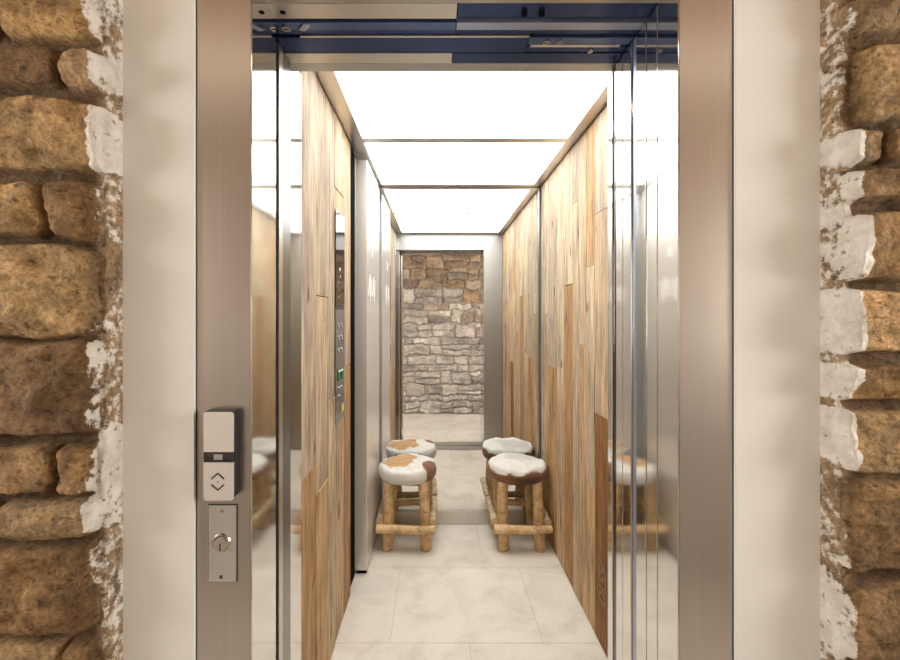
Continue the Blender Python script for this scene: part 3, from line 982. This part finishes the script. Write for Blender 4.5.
# ------------------------------------------------------------------ cowhide stools
def log_mesh(name, p0, p1, r0, r1, parent, mat, seed, bend=0.004):
    p0, p1 = Vector(p0), Vector(p1)
    ax = (p1 - p0); L = ax.length; ax.normalize()
    u = ax.orthogonal().normalized(); w = ax.cross(u)
    bm = bmesh.new()
    NS, NR = 18, 14
    rr = random.Random(seed)
    k1, k2 = rr.uniform(0, 20), rr.uniform(0, 20)
    ring = []
    cap = 0.006
    ts = [0.0, cap / L * 0.4, cap / L] + [i / (NR - 1) for i in range(1, NR - 1)] + [1 - cap / L, 1 - cap / L * 0.4, 1.0]
    for t in ts:
        endf = 1.0
        dd = min(t, 1 - t) * L
        if dd < cap: endf = 0.82 + 0.18 * math.sqrt(max(0, 1 - (1 - dd / cap) ** 2))
        c_ = p0.lerp(p1, t) + u * bend * math.sin(t * 5 + k1) + w * bend * math.sin(t * 4 + k2)
        row = []
        for s in range(NS):
            a = 2 * math.pi * s / NS
            r = (r0 * (1 - t) + r1 * t) * endf
            r *= 1 + 0.07 * float(vnoise(np.array(math.cos(a) * 1.3 + k1), np.array(math.sin(a) * 1.3 + k2), t * L * 14, seed)) + 0.025 * float(vnoise(np.array(math.cos(a) * 3 + k1), np.array(math.sin(a) * 3), t * L * 40, seed + 4))
            row.append(bm.verts.new(c_ + (u * math.cos(a) + w * math.sin(a)) * r))
        ring.append(row)
    for i in range(len(ring) - 1):
        for s in range(NS):
            bm.faces.new((ring[i][s], ring[i][(s + 1) % NS], ring[i + 1][(s + 1) % NS], ring[i + 1][s]))
    f0 = bm.faces.new(list(reversed(ring[0]))); f1 = bm.faces.new(ring[-1])
    for f in bm.faces: f.smooth = True
    f0.smooth = f1.smooth = False
    f0.material_index = f1.material_index = 1
    bmesh.ops.recalc_face_normals(bm, faces=bm.faces)
    off = world_loc(parent)
    for v_ in bm.verts: v_.co -= off
    me = bpy.data.meshes.new(name); bm.to_mesh(me); bm.free()
    return link(name, me, parent, (mat, M['log_end']))


def hide_cushion(parent, cx, cy, z0, z1, r, kind, seed):
    NA, NP = 96, 44
    WHITE = lin(240, 237, 230); TANH = lin(205, 160, 108); BRNH = lin(134, 84, 44); GRY = lin(196, 192, 186); DKB = lin(88, 58, 36)
    th = np.linspace(0, 2 * np.pi, NA, endpoint=False)
    # profile parameter: underside centre -> rim -> top centre
    prof = []
    hh = z1 - z0
    for q in np.linspace(0, 1, NP):
        if q < 0.2:
            prof.append((r * 0.86 * q / 0.2, z0 + 0.010 * (1 - q / 0.2)))
        elif q < 0.62:
            a = -math.pi / 2 + (q - 0.2) / 0.42 * math.pi
            prof.append((r * 0.86 + r * 0.14 * math.cos(a) ** 0.8 if math.cos(a) > 0 else r * 0.86, z0 + hh * 0.41 + hh * 0.41 * math.sin(a)))
        else:
            t = (q - 0.62) / 0.38
            rad = r * 0.86 * (1 - t)
            prof.append((rad, z0 + hh * 0.82 + hh * 0.18 * (1 - (rad / (r * 0.86)) ** 2)))
    P = np.array(prof)
    R = P[:, 0][:, None] * np.ones(NA)[None]
    Zz = P[:, 1][:, None] * np.ones(NA)[None]
    T = th[None] * np.ones(NP)[:, None]
    ux, uy = np.cos(T), np.sin(T)
    rim = sstep(0.3, 1.0, R / r)
    n = fbm(ux * R * 14 + seed, uy * R * 14, Zz * 14, seed, 3)
    n2 = fbm(ux * R * 45 + seed, uy * R * 45, Zz * 30, seed + 5, 3)
    R2 = np.minimum(R * (1 + 0.03 * fbm(ux * 2.5, uy * 2.5, 0.3, seed + 1, 2) * rim) + 0.004 * n2 * rim, r)
    Z2 = Zz + 0.018 * n * (Zz > z0 + hh * 0.45) + 0.003 * n2
    X_ = R2 * ux; Y_ = R2 * uy
    top = (Zz > z0 + hh * 0.55)
    nb = fbm(X_ * 16 + seed * 3, Y_ * 16, Zz * 8, seed + 40, 4)
    C = np.zeros(X_.shape + (3,)) + WHITE

    def blend(mask, col):
        nonlocal C
        C = C * (1 - mask[..., None]) + col * mask[..., None]
    hz = (Zz - z0) / hh
    if kind == 'tan':
        d = np.hypot((X_ + 0.055) / 0.105, (Y_ - 0.012) / 0.115) + 0.45 * nb
        blend((1 - sstep(0.92, 1.06, d)) * sstep(0.45, 0.62, hz), TANH)
        d = np.hypot((X_ - 0.150) / 0.06, (Y_ + 0.075) / 0.075) + 0.35 * nb
        blend(1 - sstep(0.85, 1.05, d), BRNH)
        d = np.hypot((X_ + 0.02) / 0.12, (Y_ - 0.17) / 0.04) + 0.4 * nb
        blend((1 - sstep(0.8, 1.05, d)) * (1 - sstep(0.55, 0.7, hz)), BRNH)
    else:
        edge = hz + 0.30 * nb - 0.03 * (ux > 0)
        blend(1 - sstep(0.56, 0.66, edge), BRNH)
        d = np.hypot((X_ - 0.02) / 0.09, (Y_ + 0.15) / 0.05) + 0.5 * nb
        blend((1 - sstep(0.8, 1.1, d)) * (1 - sstep(0.35, 0.6, hz)), DKB)
        d = np.hypot((X_ - 0.03) / 0.12, (Y_ - 0.05) / 0.10) + 0.9 * nb
        blend((1 - sstep(0.6, 1.1, d)) * sstep(0.6, 0.75, hz) * 0.6, GRY)
    co = np.stack((cx + X_, cy + Y_, Z2), -1).reshape(-1, 3)
    off = np.array(world_loc(parent))
    co = co - off
    i = np.arange(NP * NA).reshape(NP, NA)
    j = np.roll(i, -1, axis=1)
    q = np.stack((i[:-1], j[:-1], j[1:], i[1:]), -1).reshape(-1, 4)
    me = bpy.data.meshes.new('seat_cushion')
    me.from_pydata(co.tolist(), [], q.tolist())
    at = me.attributes.new('Col', 'FLOAT_COLOR', 'POINT')
    c = np.ones((len(co), 4)); c[:, :3] = np.clip(C, 0, 1).reshape(-1, 3)
    at.data.foreach_set('color', c.ravel())
    bm = bmesh.new(); bm.from_mesh(me)
    bmesh.ops.remove_doubles(bm, verts=bm.verts, dist=1e-5)
    bmesh.ops.recalc_face_normals(bm, faces=bm.faces)
    for f in bm.faces: f.smooth = True
    bm.to_mesh(me); bm.free()
    return link('seat_cushion', me, parent, (M['hide'],))


def stool(cx, cy, label, kind, seed, legdx, rung_l, rung_r, ztop):
    t = empty('cowhide_stool', (cx, cy, 0), label, 'stool', 'cowhide stools in front of the mirror')
    hide_cushion(t, cx, cy, 0.392, ztop, 0.180, kind, seed)
    rr = random.Random(seed)
    lx, ly = legdx, 0.132
    for (sx, sy) in ((-1, -1), (1, -1), (-1, 1), (1, 1)):
        log_mesh('leg', (cx + sx * lx, cy + sy * ly, 0.001), (cx + sx * (lx - 0.014), cy + sy * (ly - 0.03), 0.396), 0.033, 0.030, t, M['log'], seed + sx * 3 + sy * 7 + 20)
    fy = cy - ly - 0.044
    log_mesh('front_rung', (cx - rung_l, fy, 0.140), (cx + rung_r, fy, 0.144), 0.026, 0.023, t, M['log'], seed + 41)
    by = cy + 0.100
    log_mesh('back_rung', (cx - lx + 0.02, by + 0.022, 0.17), (cx + lx - 0.02, by + 0.022, 0.17), 0.021, 0.021, t, M['log'], seed + 42)
    log_mesh('side_rung', (cx - lx - 0.046, fy + 0.03, 0.166), (cx - lx - 0.044, cy + 0.168, 0.176), 0.022, 0.020, t, M['log_pale'], seed + 43)
    log_mesh('side_rung', (cx + lx + 0.046, fy + 0.03, 0.166), (cx + lx + 0.044, cy + 0.168, 0.176), 0.022, 0.020, t, M['log_pale'], seed + 44)
    return t


stool(-0.183, 2.684, 'log stool with white hide seat and round tan patch, beside the steel column', 'tan', 6, 0.116, 0.172, 0.172, 0.494)
stool(0.5, 2.684, 'log stool with white hide seat and brown rim, beside the right plank wall', 'brown', 14, 0.114, 0.168, 0.172, 0.500)
